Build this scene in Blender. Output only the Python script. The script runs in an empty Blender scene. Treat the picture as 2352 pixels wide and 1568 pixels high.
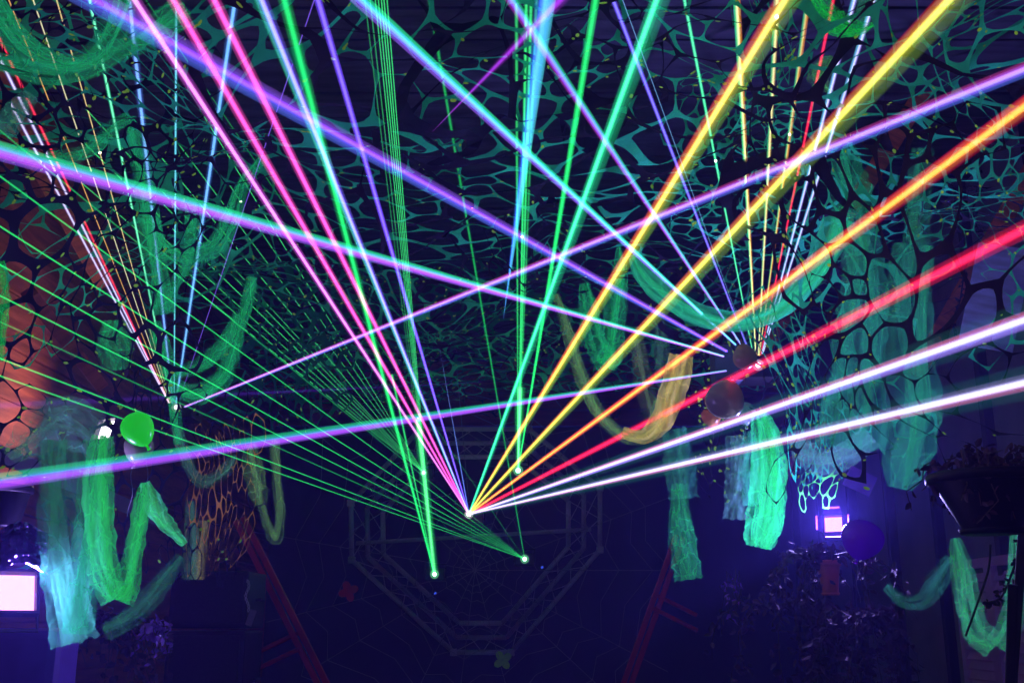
import bpy, bmesh, math, random
from mathutils import Vector, Matrix, noise, geometry
R = math.radians
sc = bpy.context.scene
C = sc.collection

# ------------------------------------------------------------------ camera, world, exposure
FPX = 2400.0            # focal length in units of a 2352 x 1568 frame
CAM_Z, PITCH = 1.65, 15.0
cam = bpy.data.cameras.new('camera')
cam.sensor_width = 36.0
cam.lens = FPX / 2352.0 * 36.0
cam.clip_end = 2000.0
cam.clip_start = 0.05
camo = bpy.data.objects.new('camera', cam)
camo.location = (0, 0, CAM_Z)
camo.rotation_euler = (R(90 + PITCH), 0, 0)
C.objects.link(camo)
sc.camera = camo
CM = Matrix.Translation((0, 0, CAM_Z)) @ Matrix.Rotation(R(90 + PITCH), 4, 'X')

world = bpy.data.worlds.new('World')
sc.world = world
world.use_nodes = True
wn = world.node_tree.nodes
wl = world.node_tree.links
bg = wn['Background']
sky = wn.new('ShaderNodeTexSky')
sky.sky_type = 'NISHITA'
sky.sun_disc = False
sky.sun_elevation = R(-6.0)
sky.sun_rotation = R(170)
tint = wn.new('ShaderNodeMix'); tint.data_type = 'RGBA'; tint.blend_type = 'ADD'
tint.inputs[0].default_value = 1.0
tint.inputs[7].default_value = (0.04, 0.045, 0.52, 1)     # night sky glow of the violet floods in the haze
wl.new(sky.outputs[0], tint.inputs[6])
wl.new(tint.outputs[2], bg.inputs['Color'])
bg.inputs['Strength'].default_value = 0.15

sc.view_settings.view_transform = 'Standard'
sc.view_settings.look = 'None'
sc.view_settings.exposure = 0.0
sc.view_settings.gamma = 1.0
cy = sc.cycles
cy.use_denoising = True
cy.transparent_max_bounces = 160
cy.max_bounces = 4
cy.use_adaptive_sampling = True
cy.adaptive_threshold = 0.08
cy.adaptive_min_samples = 20
cy.diffuse_bounces = 1
cy.glossy_bounces = 1
cy.transmission_bounces = 4
cy.volume_bounces = 0
cy.sample_clamp_indirect = 2.0
cy.caustics_reflective = False
cy.caustics_refractive = False

def P(px, py, d):
    """A point seen at (px, py) of a 2352 x 1568 frame, d metres along the camera's axis."""
    return CM @ Vector(((px - 1176.0) / FPX * d, (784.0 - py) / FPX * d, -d))
def PX(px, d):
    return px / FPX * d

# ------------------------------------------------------------------ helpers
def tag(o, label=None, cat=None, group=None, kind=None):
    if label: o['label'] = label
    if cat: o['category'] = cat
    if group: o['group'] = group
    if kind or cat: o['kind'] = kind or 'thing'
    return o
def empty(name, loc, label, cat, group=None):
    o = bpy.data.objects.new(name, None)
    o.location = loc
    o.empty_display_size = 0.1
    C.objects.link(o)
    return tag(o, label, cat, group)
def link(name, me, mats=(), parent=None, smooth=False):
    o = bpy.data.objects.new(name, me)
    for m in (mats if isinstance(mats, (list, tuple)) else [mats]):
        me.materials.append(m)
    if smooth:
        for p in me.polygons: p.use_smooth = True
    C.objects.link(o)
    if parent is not None:
        o.parent = parent
        o.matrix_parent_inverse = Matrix.Translation(parent.location).inverted() if parent.type == 'EMPTY' else Matrix()
    return o
class MB:
    def ltube(s, a, b, r, r1=None, n=8, mi=0, caps=True, seg=.25):
        """A long straight tube in short lengths."""
        a, b = Vector(a), Vector(b); L_ = (b - a).length; K = max(3, int(L_ / seg)); r1 = r if r1 is None else r1
        t = (b - a) / L_; u = t.orthogonal().normalized(); w = t.cross(u); vs = []
        for k in range(K + 1):
            p = a.lerp(b, k / K); rr = r + (r1 - r) * k / K
            for i in range(n):
                an = 2 * math.pi * i / n
                vs.append(p + (u * math.cos(an) + w * math.sin(an)) * rr)
        fs = [(k * n + i, k * n + (i + 1) % n, (k + 1) * n + (i + 1) % n, (k + 1) * n + i) for k in range(K) for i in range(n)]
        if caps: fs += [tuple(range(n - 1, -1, -1)), tuple(range(K * n, K * n + n))]
        s.add(vs, fs, mi)
        return s
    def __init__(s): s.v = []; s.f = []; s.m = []; s.uv = {}
    def add(s, vs, fs, mi=0):
        b = len(s.v); s.v += [tuple(v) for v in vs]
        s.f += [tuple(b + i for i in f) for f in fs]; s.m += [mi] * len(fs)
        return b
    def tube(s, a, b, r0, r1=None, n=10, mi=0, caps=True):
        a, b = Vector(a), Vector(b)
        r1 = r0 if r1 is None else r1
        t = (b - a).normalized()
        u = t.orthogonal().normalized(); w = t.cross(u)
        vs = []
        for p, r in ((a, r0), (b, r1)):
            for i in range(n):
                an = 2 * math.pi * i / n
                vs.append(p + (u * math.cos(an) + w * math.sin(an)) * r)
        fs = [(i, (i + 1) % n, n + (i + 1) % n, n + i) for i in range(n)]
        if caps: fs += [tuple(range(n - 1, -1, -1)), tuple(range(n, 2 * n))]
        s.add(vs, fs, mi)
        return s
    def poly(s, pts, r, n=6, mi=0):
        """One continuous tube along pts; r a number or a list."""
        pts = [Vector(p) for p in pts]
        rs = r if isinstance(r, (list, tuple)) else [r] * len(pts)
        vs = []; u = None
        for k, p in enumerate(pts):
            t = (pts[min(k + 1, len(pts) - 1)] - pts[max(k - 1, 0)]).normalized()
            u = t.orthogonal().normalized() if u is None else (u - t * u.dot(t)).normalized()
            w = t.cross(u)
            for i in range(n):
                an = 2 * math.pi * i / n
                vs.append(p + (u * math.cos(an) + w * math.sin(an)) * rs[k])
        fs = []
        for k in range(len(pts) - 1):
            for i in range(n):
                j = (i + 1) % n
                fs.append((k * n + i, k * n + j, (k + 1) * n + j, (k + 1) * n + i))
        fs += [tuple(range(n - 1, -1, -1)), tuple(range((len(pts) - 1) * n, len(pts) * n))]
        s.add(vs, fs, mi)
        return s
    def box(s, c, size, mi=0, rot=None, bev=0.0):
        c = Vector(c); hx, hy, hz = size[0] / 2, size[1] / 2, size[2] / 2
        vs = []
        b = min(bev, hx * .9, hy * .9, hz * .9)
        if b <= 0:
            vs = [Vector((x, y, z)) for x in (-hx, hx) for y in (-hy, hy) for z in (-hz, hz)]
            fs = [(0, 1, 3, 2), (4, 6, 7, 5), (0, 4, 5, 1), (2, 3, 7, 6), (0, 2, 6, 4), (1, 5, 7, 3)]
        else:
            bm = bmesh.new()
            bmesh.ops.create_cube(bm, size=1.0)
            for v in bm.verts: v.co = Vector((v.co.x * 2 * hx, v.co.y * 2 * hy, v.co.z * 2 * hz))
            bmesh.ops.bevel(bm, geom=bm.edges[:], offset=b, segments=2, profile=0.6, affect='EDGES')
            bm.verts.index_update()
            vs = [v.co.copy() for v in bm.verts]; fs = [tuple(v.index for v in f.verts) for f in bm.faces]
            bm.free()
        if rot is not None: vs = [rot @ v for v in vs]
        s.add([c + v for v in vs], fs, mi)
        return s
    def lathe(s, prof, n=24, mi=0, M=None):
        vs = []; fs = []
        for (r, z) in prof:
            for i in range(n):
                an = 2 * math.pi * i / n
                vs.append(Vector((r * math.cos(an), r * math.sin(an), z)))
        for k in range(len(prof) - 1):
            for i in range(n):
                j = (i + 1) % n
                fs.append((k * n + i, k * n + j, (k + 1) * n + j, (k + 1) * n + i))
        if M is not None: vs = [M @ v for v in vs]
        s.add(vs, fs, mi)
        return s
    def mesh(s, name):
        me = bpy.data.meshes.new(name)
        me.from_pydata(s.v, [], s.f)
        for i, p in enumerate(me.polygons): p.material_index = s.m[i]
        me.update()
        return me
    def build(s, name, mats, parent=None, smooth=False):
        return link(name, s.mesh(name), mats, parent, smooth)

# ------------------------------------------------------------------ materials
def newmat(name):
    m = bpy.data.materials.new(name); m.use_nodes = True
    nt = m.node_tree; nt.nodes.clear()
    out = nt.nodes.new('ShaderNodeOutputMaterial')
    return m, nt, nt.nodes, nt.links, out
def solid(name, col, rough=0.7, var=0.25, scale=6.0, metal=0.0, bump=0.0, stretch=(1, 1, 1), spec=0.3, trans=0.0):
    m, nt, N, L, out = newmat(name)
    b = N.new('ShaderNodeBsdfPrincipled')
    tc = N.new('ShaderNodeTexCoord'); mp = N.new('ShaderNodeMapping'); mp.inputs['Scale'].default_value = stretch
    nz = N.new('ShaderNodeTexNoise'); nz.inputs['Scale'].default_value = scale; nz.inputs['Detail'].default_value = 6
    L.new(tc.outputs['Object'], mp.inputs[0]); L.new(mp.outputs[0], nz.inputs['Vector'])
    rp = N.new('ShaderNodeValToRGB')
    rp.color_ramp.elements[0].position = 0.3; rp.color_ramp.elements[1].position = 0.7
    rp.color_ramp.elements[0].color = (*[c * (1 - var) for c in col], 1)
    rp.color_ramp.elements[1].color = (*[min(1, c * (1 + var)) for c in col], 1)
    L.new(nz.outputs['Fac'], rp.inputs[0]); L.new(rp.outputs[0], b.inputs['Base Color'])
    b.inputs['Roughness'].default_value = rough; b.inputs['Metallic'].default_value = metal
    b.inputs['Specular IOR Level'].default_value = spec
    b.inputs['Transmission Weight'].default_value = trans
    if bump:
        bp = N.new('ShaderNodeBump'); bp.inputs['Strength'].default_value = bump; bp.inputs['Distance'].default_value = 0.02
        L.new(nz.outputs['Fac'], bp.inputs['Height']); L.new(bp.outputs[0], b.inputs['Normal'])
    L.new(b.outputs[0], out.inputs['Surface'])
    return m
def glow_mat(name, col, strength):
    m, nt, N, L, out = newmat(name)
    e = N.new('ShaderNodeEmission'); e.inputs[0].default_value = (*col, 1); e.inputs[1].default_value = strength
    L.new(e.outputs[0], out.inputs['Surface'])
    return m
_bm = {}
def beam_core(col, s):
    """Light scattered out of the beam: lets what is behind shine through and adds to it."""
    k = ('c', tuple(round(c, 3) for c in col), round(s, 3))
    if k in _bm: return _bm[k]
    m, nt, N, L, out = newmat('beam_light')
    t = N.new('ShaderNodeBsdfTransparent'); e = N.new('ShaderNodeEmission'); a = N.new('ShaderNodeAddShader')
    e.inputs[0].default_value = (*col, 1)
    e.inputs[1].default_value = s
    L.new(t.outputs[0], a.inputs[0]); L.new(e.outputs[0], a.inputs[1]); L.new(a.outputs[0], out.inputs['Surface'])
    m.cycles.emission_sampling = 'NONE'
    _bm[k] = m
    return m
def beam_glow(col, eps):
    k = ('g', tuple(round(c, 3) for c in col), round(eps, 2))
    if k in _bm: return _bm[k]
    m, nt, N, L, out = newmat('beam_glow')
    e = N.new('ShaderNodeEmission'); e.inputs[0].default_value = (*col, 1); e.inputs[1].default_value = eps
    L.new(e.outputs[0], out.inputs['Volume'])
    _bm[k] = m
    return m
def net_mat(name, col, rough=0.8, transl=0.35, selfglow=0.0):
    m, nt, N, L, out = newmat(name)
    d = N.new('ShaderNodeBsdfDiffuse'); t = N.new('ShaderNodeBsdfTranslucent'); mx = N.new('ShaderNodeMixShader')
    mx.inputs[0].default_value = transl
    nz = N.new('ShaderNodeTexNoise'); nz.inputs['Scale'].default_value = 3.0; nz.inputs['Detail'].default_value = 7
    tc = N.new('ShaderNodeTexCoord'); L.new(tc.outputs['Object'], nz.inputs['Vector'])
    rp = N.new('ShaderNodeValToRGB')
    rp.color_ramp.elements[0].position = .32; rp.color_ramp.elements[1].position = .68
    rp.color_ramp.elements[0].color = (*[c * .55 for c in col], 1); rp.color_ramp.elements[1].color = (*[min(1, c * 1.2) for c in col], 1)
    L.new(nz.outputs['Fac'], rp.inputs[0])
    L.new(rp.outputs[0], d.inputs[0]); L.new(rp.outputs[0], t.inputs[0])
    L.new(d.outputs[0], mx.inputs[1]); L.new(t.outputs[0], mx.inputs[2])
    if selfglow:                                   # fluorescent dye glow, and warm light added to the tan net
        fl = N.new('ShaderNodeEmission'); L.new(rp.outputs[0], fl.inputs[0]); fl.inputs[1].default_value = selfglow
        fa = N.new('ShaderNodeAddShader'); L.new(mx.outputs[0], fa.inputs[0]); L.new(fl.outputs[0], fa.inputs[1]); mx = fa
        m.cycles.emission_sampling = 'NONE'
    L.new(mx.outputs[0], out.inputs['Surface'])
    return m
_gz = {}
def gauze_mat(col, dens=0.55):
    col = (col[0] * .7, col[1] * .95, col[2] * .75); dens *= .56
    k = (col, dens)
    if k in _gz: return _gz[k]
    m, nt, N, L, out = newmat('gauze')
    d = N.new('ShaderNodeBsdfDiffuse'); t = N.new('ShaderNodeBsdfTranslucent'); mx = N.new('ShaderNodeMixShader'); mx.inputs[0].default_value = .5
    tr = N.new('ShaderNodeBsdfTransparent'); al = N.new('ShaderNodeMixShader')
    uv = N.new('ShaderNodeUVMap'); mp = N.new('ShaderNodeMapping'); mp.inputs['Scale'].default_value = (1.8, .7, 1)
    L.new(uv.outputs[0], mp.inputs[0])
    nz = N.new('ShaderNodeTexNoise'); nz.inputs['Scale'].default_value = 1.6; nz.inputs['Detail'].default_value = 3; nz.inputs['Roughness'].default_value = .5; nz.inputs['Distortion'].default_value = 1.2
    L.new(mp.outputs[0], nz.inputs['Vector'])
    mp2 = N.new('ShaderNodeMapping'); mp2.inputs['Scale'].default_value = (1.7, 2.6, 1); L.new(uv.outputs[0], mp2.inputs[0])
    wz = N.new('ShaderNodeTexNoise'); wz.inputs['Scale'].default_value = 2.0; L.new(mp2.outputs[0], wz.inputs['Vector'])
    wm = N.new('ShaderNodeMix'); wm.data_type = 'RGBA'; wm.blend_type = 'LINEAR_LIGHT'; wm.inputs[0].default_value = .35
    L.new(mp2.outputs[0], wm.inputs[6]); L.new(wz.outputs['Color'], wm.inputs[7])
    vo = N.new('ShaderNodeTexVoronoi'); vo.voronoi_dimensions = '2D'; vo.feature = 'DISTANCE_TO_EDGE'; vo.inputs['Scale'].default_value = .8; L.new(wm.outputs[2], vo.inputs['Vector'])
    cr = N.new('ShaderNodeMapRange'); cr.inputs[1].default_value = 0; cr.inputs[2].default_value = .07; cr.inputs[3].default_value = .26; cr.inputs[4].default_value = 0
    L.new(vo.outputs['Distance'], cr.inputs[0])
    mr = N.new('ShaderNodeMapRange'); mr.inputs[1].default_value = .3; mr.inputs[2].default_value = .7
    mr.inputs[3].default_value = max(.05, dens - .12); mr.inputs[4].default_value = min(.95, dens + .12)
    L.new(nz.outputs['Fac'], mr.inputs[0])
    ad = N.new('ShaderNodeMath'); ad.operation = 'ADD'; ad.use_clamp = True; L.new(mr.outputs[0], ad.inputs[0]); L.new(cr.outputs[0], ad.inputs[1])
    d.inputs[0].default_value = (*col, 1); t.inputs[0].default_value = (*col, 1)
    L.new(d.outputs[0], mx.inputs[1]); L.new(t.outputs[0], mx.inputs[2])
    fl = N.new('ShaderNodeEmission'); fl.inputs[0].default_value = (*col, 1)      # fluorescent dye glow, also added for lamp light that falls short
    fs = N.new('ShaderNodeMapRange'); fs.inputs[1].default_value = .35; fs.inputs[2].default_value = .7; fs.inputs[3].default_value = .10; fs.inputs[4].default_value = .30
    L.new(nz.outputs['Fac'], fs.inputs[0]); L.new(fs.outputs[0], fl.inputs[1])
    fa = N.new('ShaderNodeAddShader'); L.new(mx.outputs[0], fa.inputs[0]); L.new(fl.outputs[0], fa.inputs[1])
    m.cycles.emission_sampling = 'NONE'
    L.new(ad.outputs[0], al.inputs[0]); L.new(tr.outputs[0], al.inputs[1]); L.new(fa.outputs[0], al.inputs[2])
    L.new(al.outputs[0], out.inputs['Surface'])
    _gz[k] = m
    return m

TEAL = (0.05, 0.95, 0.42)
MAT = dict(
    teal=net_mat('teal_net', (0.05, 0.95, 0.40), selfglow=.03),
    dteal=net_mat('dark_teal_net', (0.02, 0.30, 0.15)),
    limen=net_mat('lime_net', (0.12, 0.85, 0.12), selfglow=.05),
    mint=net_mat('mint_net', (0.25, 1.0, 0.55)),
    unlitn=net_mat('unlit_side_net', (0.030, 0.028, 0.045), transl=.1),  # shaded side of the teal netting, put in as a black colour
    tan=net_mat('tan_net', (0.90, 0.36, 0.10), selfglow=.14),  # orange emission stands in for warm light on this net
    dot=net_mat('yellow_dot', (0.45, 1.0, 0.06), transl=.0, selfglow=.12),
    black=solid('black_paint', (0.012, 0.012, 0.015), .45, .2),
    grille=solid('speaker_grille', (0.018, 0.018, 0.022), .6, .3, 60),
    alu=solid('truss_metal', (0.62, 0.56, 0.66), .5, .12),
    red=solid('red_paint', (0.55, 0.03, 0.02), .5, .25, 4),
    orange=solid('orange_timber', (0.55, 0.12, 0.03), .6, .35, 5, stretch=(1, 1, 6), bump=.2),
    orangeb=solid('orange_boards', (0.30, 0.075, 0.03), .7, .5, 3.2, stretch=(6, .5, 6), bump=.4),
    brownb=solid('brown_boards', (0.065, 0.06, 0.11), .8, .45, 2.5, stretch=(.6, 5, 5), bump=.4),
    rust=solid('rust_boards', (0.42, 0.09, 0.05), .8, .4, 2.5, stretch=(.6, 5, 5), bump=.3),
    plaster=solid('pale_plaster', (0.24, 0.18, 0.28), .85, .2, 2.5, bump=.2),
    flap=solid('violet_sheet_metal', (0.30, 0.05, 0.30), .4, .15, 4, metal=.2),
    shutter=solid('violet_lit_shutter', (0.72, 0.34, 0.95), .7, .15, 3),  # violet light on the shutters is put into their colour
    paper=solid('stained_board', (0.42, 0.42, 0.75), .8, .35, 4.0, stretch=(1, 1, 5)),
    cloth=solid('dark_cloth', (0.10, 0.085, 0.20), .95, .15, 1.2),
    ground=solid('dark_ground', (0.05, 0.05, 0.05), .9, .3, 1.5, bump=.3),
    string=solid('web_string', (0.34, 0.30, 0.42), .8, .1),
    terracotta=solid('terracotta', (0.55, 0.13, 0.05), .35, .15, 5),
    darkpot=solid('dark_glazed_pot', (0.005, 0.004, 0.009), .5, .2, 5, spec=.15),
    leaf=solid('leaf', (0.06, 0.03, 0.05), .8, .5, 9),
    stem=solid('stem', (0.07, 0.05, 0.04), .8, .2),
    vine=solid('dark_vine', (0.02, 0.02, 0.02), .8, .2),
    violet=solid('violet_light_tint', (0.42, 0.16, 0.9), .25, .3, 5, spec=.5),  # violet lamp light as a colour, for leaves and a board
)

# ------------------------------------------------------------------ ground, ceiling, walls
g = MB(); g.add([(-6.8, -2.8, 0), (6.8, -2.8, 0), (6.8, 20.8, 0), (-6.8, 20.8, 0)], [(0, 1, 2, 3)])
tag(g.build('ground', MAT['ground']), kind='structure')

CEIL = 5.6
ce = MB(); ce.box((0, 9.0, CEIL + 0.14), (9.4, 14.4, 0.04))
ceil = tag(ce.build('ceiling', MAT['brownb']), kind='structure')
bd = MB(); bd.box((0, 0, 0), (9.2, 0.385, 0.05), bev=.008)
bme = bd.mesh('board'); bme.materials.append(MAT['brownb'])
rng = random.Random(3)
for i in range(36):
    o = bpy.data.objects.new('board', bme); C.objects.link(o); o.parent = ceil
    o.location = (rng.uniform(-.05, .05), 2.1 + i * .395, CEIL + .08 + rng.uniform(-.012, .012))
    o.rotation_euler = (rng.uniform(-.02, .02), 0, 0)

LX = -3.55
w = MB(); w.box((LX - .2, 9.0, 2.85), (.1, 14.0, 5.6))
wl_ = tag(w.build('timber_wall', MAT['orangeb']), 'orange timber board wall behind the left net', 'wall')
wb = MB(); wb.box((0, 0, 0), (.05, 13.8, .375), bev=.008)
wme = wb.mesh('plank'); wme.materials.append(MAT['orangeb'])
for i in range(14):
    o = bpy.data.objects.new('plank', wme); C.objects.link(o); o.parent = wl_
    o.location = (LX - .1 + rng.uniform(-.01, .01), 9.0, .3 + i * .385)

RX = 4.15
rw = empty('plaster_wall', (RX, 9, 0), 'pale violet plaster wall panels behind the right net', 'wall')
for i in range(10):
    p = MB(); p.box((RX + .12 + rng.uniform(-.01, .01), 3.2 + i * 1.3, 2.8), (.1, 1.2, 5.6), bev=.01)
    p.build('panel', MAT['plaster'], rw)
    q = MB(); q.box((RX + .05, 3.85 + i * 1.3, 2.8), (.14, .09, 5.6), bev=.01)
    q.build('batten', MAT['vine'] if i % 2 else MAT['stem'], rw)

# cloth behind the stage, hung in folds
bk = MB(); n = 160
for i in range(n + 1):
    x = -5.2 + 10.4 * i / n
    dy = .03 * math.sin(i * .55 + .8 * math.sin(i * .21)) + .05 * math.sin(i * .17)
    bk.v += [(x, 15.9 + dy, 0.02), (x, 15.9 + dy * .8, 4.55)]
for i in range(n):
    bk.f.append((2 * i, 2 * i + 2, 2 * i + 3, 2 * i + 1)); bk.m.append(0)
tag(bk.build('stage_curtain', MAT['cloth'], smooth=True), 'dark navy cloth hanging behind the truss and string web', 'curtain')
ga = empty('gable_board_wall', (0, 16, 4.5), 'rust red boards glimpsed at the far end under the ceiling', 'wall')
for i in range(4):
    p = MB(); p.box((0, 16.05 + rng.uniform(-.01, .01), 4.72 + i * .26), (9.2, .05, .25), bev=.006); p.build('plank', MAT['rust'], ga)

# slanted orange timbers
def timber(a, b, wd, th, label, mat='orange', ext=0.0, name='slanted_timber', cat='timber', group='slanted roof timbers'):
    a, b = P(*a), P(*b)
    t = (b - a).normalized(); a = a - t * ext; b = b + t * ext
    view = ((a + b) / 2 - Vector((0, 0, CAM_Z))).normalized()
    s = t.cross(view).normalized(); f = s.cross(t)
    Mx = Matrix((s, f, t)).transposed()
    m = MB(); m.box((0, 0, 0), (wd, th, (b - a).length), bev=.006)
    o = m.build(name, MAT[mat])
    o.matrix_world = Matrix.Translation((a + b) / 2) @ Mx.to_4x4()
    return tag(o, label, cat, group)
timber((2215, 60, 8.0), (1770, 775, 9.4), .14, .10, 'long orange timber slanting across the upper right behind the net', ext=.3)
timber((2352, 420, 7.8), (2160, 760, 8.2), .13, .10, 'short orange timber slanting down near the right picture edge', ext=.4)
timber((1890, 995, 8.6), (1800, 1090, 8.8), .12, .10, 'orange timber end showing between the two white beams', ext=.1)
timber((-20, 170, 6.1), (190, 560, 7.2), .13, .10, 'orange rafter slanting behind the top of the left net', ext=.4)
timber((-30, 1030, 6.1), (300, 1165, 7.4), .10, .08, 'mauve lit rafter slanting behind the left gauze', 'plaster', ext=.3)
timber((100, 715, 6.6), (205, 850, 7.2), .09, .08, 'brown brace crossing the orange boards at left', 'rust', ext=.2)

# smoke machine haze filling the yard
hz = MB(); hz.box((0, 9.0, 3.0), (14.0, 24.0, 8.4))
m, nt, N, L, out = newmat('haze')
v = N.new('ShaderNodeVolumePrincipled'); v.inputs['Density'].default_value = .0150; v.inputs['Anisotropy'].default_value = .25; v.inputs['Color'].default_value = (.24, .20, 1.0, 1)
L.new(v.outputs[0], out.inputs['Volume'])
tag(hz.build('haze', m), kind='stuff')

# ------------------------------------------------------------------ stage: truss ring, web, red frames, speakers
CT = (1093, 1235)
RING = [(1042, 1497), (1174, 1497), (1378, 1262), (1378, 1120), (1215, 985), (965, 985), (806, 1155), (808, 1285)]
def ring(k, d):
    return [P(CT[0] + (x - CT[0]) * k, CT[1] + (y - CT[1]) * k, d) for x, y in RING]
DT = 13.6
tr = empty('truss_ring', P(1108, 1497, DT), 'grey octagonal metal truss ring standing around the string web', 'truss')
ro, rm, ri = ring(1.0, DT), ring(.87, DT + .35), ring(.745, DT)
for rr in (ro, rm, ri):
    for i in range(8):
        m = MB(); m.tube(rr[i], rr[(i + 1) % 8], .032, n=10); m.build('chord', MAT['alu'], tr, True)
for i in range(8):
    j = (i + 1) % 8
    L_ = (ro[j] - ro[i]).length; k = max(1, int(L_ / .55))
    m = MB()
    for a, b in ((ro, rm), (rm, ri), (ri, ro)):
        for q in range(k):
            p0 = a[i].lerp(a[j], q / k); p1 = b[i].lerp(b[j], (q + .5) / k); p2 = a[i].lerp(a[j], (q + 1) / k)
            m.tube(p0, p1, .0055, n=6); m.tube(p1, p2, .0055, n=6)
    m.build('brace_lacing', MAT['alu'], tr)
for i in range(8):
    m = MB(); m.box(ro[i], (.09, .09, .09), bev=.012); m.build('corner_clamp', MAT['alu'], tr)
cb = MB(); cb.tube(P(818, 1247, DT - .1), P(1358, 1215, DT - .1), .026, n=12)
tag(cb.build('cross_bar', MAT['alu'], None, True), 'long grey metal bar laid across the truss ring', 'bar')

WC = (1091, 1309); DW = 13.2
web = empty('string_web', P(*WC, DW), 'thin pale string spider web stretched across the dark stage', 'web')
rays = []
angs = [i * 360 / 15 + 5 * math.sin(i * 2.3) for i in range(15)]
for a in angs:
    L_ = 470 + 60 * math.sin(a)
    rays.append((math.cos(R(a)), math.sin(R(a)), L_))
    m = MB(); m.tube(P(*WC, DW), P(WC[0] + math.cos(R(a)) * L_, WC[1] + math.sin(R(a)) * L_, DW + .2 * math.sin(a * 3)), .0042, n=5)
    m.build('radial_thread', MAT['string'], web)
for kk, rad in enumerate((36, 52, 74, 112, 150, 205, 262, 318, 385, 440)):
    m = MB()
    for i in range(15):
        a0, a1 = rays[i], rays[(i + 1) % 15]
        r0, r1 = rad * (1 + .06 * math.sin(i * 1.9 + kk)), rad * (1 + .06 * math.sin((i + 1) % 15 * 1.9 + kk))
        p0 = Vector((WC[0] + a0[0] * r0, WC[1] + a0[1] * r0)); p1 = Vector((WC[0] + a1[0] * r1, WC[1] + a1[1] * r1))
        md = (p0 + p1) / 2; md = md + (Vector(WC) - md) * .07
        m.poly([P(p0.x, p0.y, DW), P((p0.x + md.x) / 2, (p0.y + md.y) / 2, DW), P(md.x, md.y, DW), P((p1.x + md.x) / 2, (p1.y + md.y) / 2, DW), P(p1.x, p1.y, DW)], .0040, n=5)
    m.build('ring_thread', MAT['string'], web)

def felt_flower(px, py, d, r, mat, label, rot):
    t = empty('felt_flower', P(px, py, d), label, 'flower', 'felt flowers on the string web')
    for k in range(4):
        a = R(rot + 90 * k); m = MB()
        cx, cy = math.cos(a) * r * .58, math.sin(a) * r * .58
        vs = []
        for z in (-.012, .012):
            for i in range(14):
                b = 2 * math.pi * i / 14
                lx, ly = math.cos(b) * r * .55, math.sin(b) * r * .42
                vs.append(P(px, py, d) + Vector((cx + lx * math.cos(a) - ly * math.sin(a), z + .006 * k, cy + lx * math.sin(a) + ly * math.cos(a))))
        fs = [tuple(range(13, -1, -1)), tuple(range(14, 28))] + [(i, (i + 1) % 14, 14 + (i + 1) % 14, 14 + i) for i in range(14)]
        m.add(vs, fs); m.build('petal', mat, t)
    return t
felt_flower(800, 1357, DW - .1, PX(21, DW), solid('red_felt', (.85, .06, .05), .95, .1), 'red four petal felt flower on the left of the string web', 20)
felt_flower(1155, 1515, DW - .1, PX(20, DW), solid('lime_felt', (.45, .75, .12), .95, .1), 'lime green four petal felt flower below the truss ring', 35)

def red_frame(a, b, c0, c1, d, label):
    t = empty('red_frame', P(*b, d), label, 'frame', 'red slanted frames flanking the stage')
    A, B = P(*a, d), P(*b, d)
    tt = (B - A).normalized(); s = tt.cross(Vector((0, 1, 0))).normalized()
    Mx = Matrix((s, s.cross(tt), tt)).transposed()
    for k, off in enumerate((-.034, .034)):
        m = MB(); m.box((A + B) / 2 + s * off, (.05, .06, (B - A).length), rot=Mx, bev=.006); m.build('rail', MAT['red'], t)
    X0, X1 = P(*c0, d), P(*c1, d)
    for k, off in enumerate((0, .14)):
        m = MB(); m.tube(X0 - Vector((0, 0, off)), X1 - Vector((0, 0, off)), .02, n=8); m.build('crossbar', MAT['red'], t)
red_frame((550, 1190), (790, 1668), (585, 1500), (690, 1450), 9.0, 'red double rail frame leaning beside the black speaker stack')
red_frame((1562, 1230), (1408, 1660), (1500, 1362), (1600, 1412), 10.0, 'red double rail frame leaning to the right of the stage')

sp = empty('speaker_stack', P(475, 1427, 8.0) * 1.0, 'tall black speaker stack standing at the lower left of the stage', 'speaker')
sx = P(475, 1427, 8.0)
wdt = PX(180, 8.0)
for i, (z0, z1) in enumerate(((1.60, 2.03), (.82, 1.585), (.02, .805))):
    m = MB(); m.box((sx.x, sx.y + .3, (z0 + z1) / 2), (wdt, .6, z1 - z0), bev=.02); cbn = m.build('cabinet', MAT['black'], sp)
    m = MB(); m.box((sx.x, sx.y - .008, (z0 + z1) / 2), (wdt - .07, .02, z1 - z0 - .07), bev=.008); m.build('grille', MAT['grille'], cbn)
    m = MB(); m.poly([(sx.x + wdt / 2 + .005, sx.y + .25, (z0 + z1) / 2), (sx.x + wdt / 2 + .04, sx.y + .25, (z0 + z1) / 2 + .01), (sx.x + wdt / 2 + .04, sx.y + .40, (z0 + z1) / 2 + .01), (sx.x + wdt / 2 + .005, sx.y + .40, (z0 + z1) / 2)], .01)
    m.build('handle', MAT['black'], cbn)
# chain with a pale tag beside the stack
ch = empty('hanging_chain', P(568, 1330, 7.9), 'short chain with a pale tag beside the speaker stack', 'chain')
for i in range(9):
    a = P(568 + 4 * math.sin(i), 1330 + i * 8, 7.9); b = P(568 + 4 * math.sin(i + 1), 1341 + i * 8, 7.9)
    m = MB(); m.poly([a, (a + b) / 2 + Vector((.008, 0, 0)), b, (a + b) / 2 - Vector((.008, 0, 0)), a], .004, n=5); m.build('link', MAT['alu'], ch)
m = MB(); m.box(P(576, 1418, 7.9), (.05, .012, .12), rot=Matrix.Rotation(.3, 3, 'Y'), bev=.004); m.build('tag', MAT['plaster'], ch)

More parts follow.
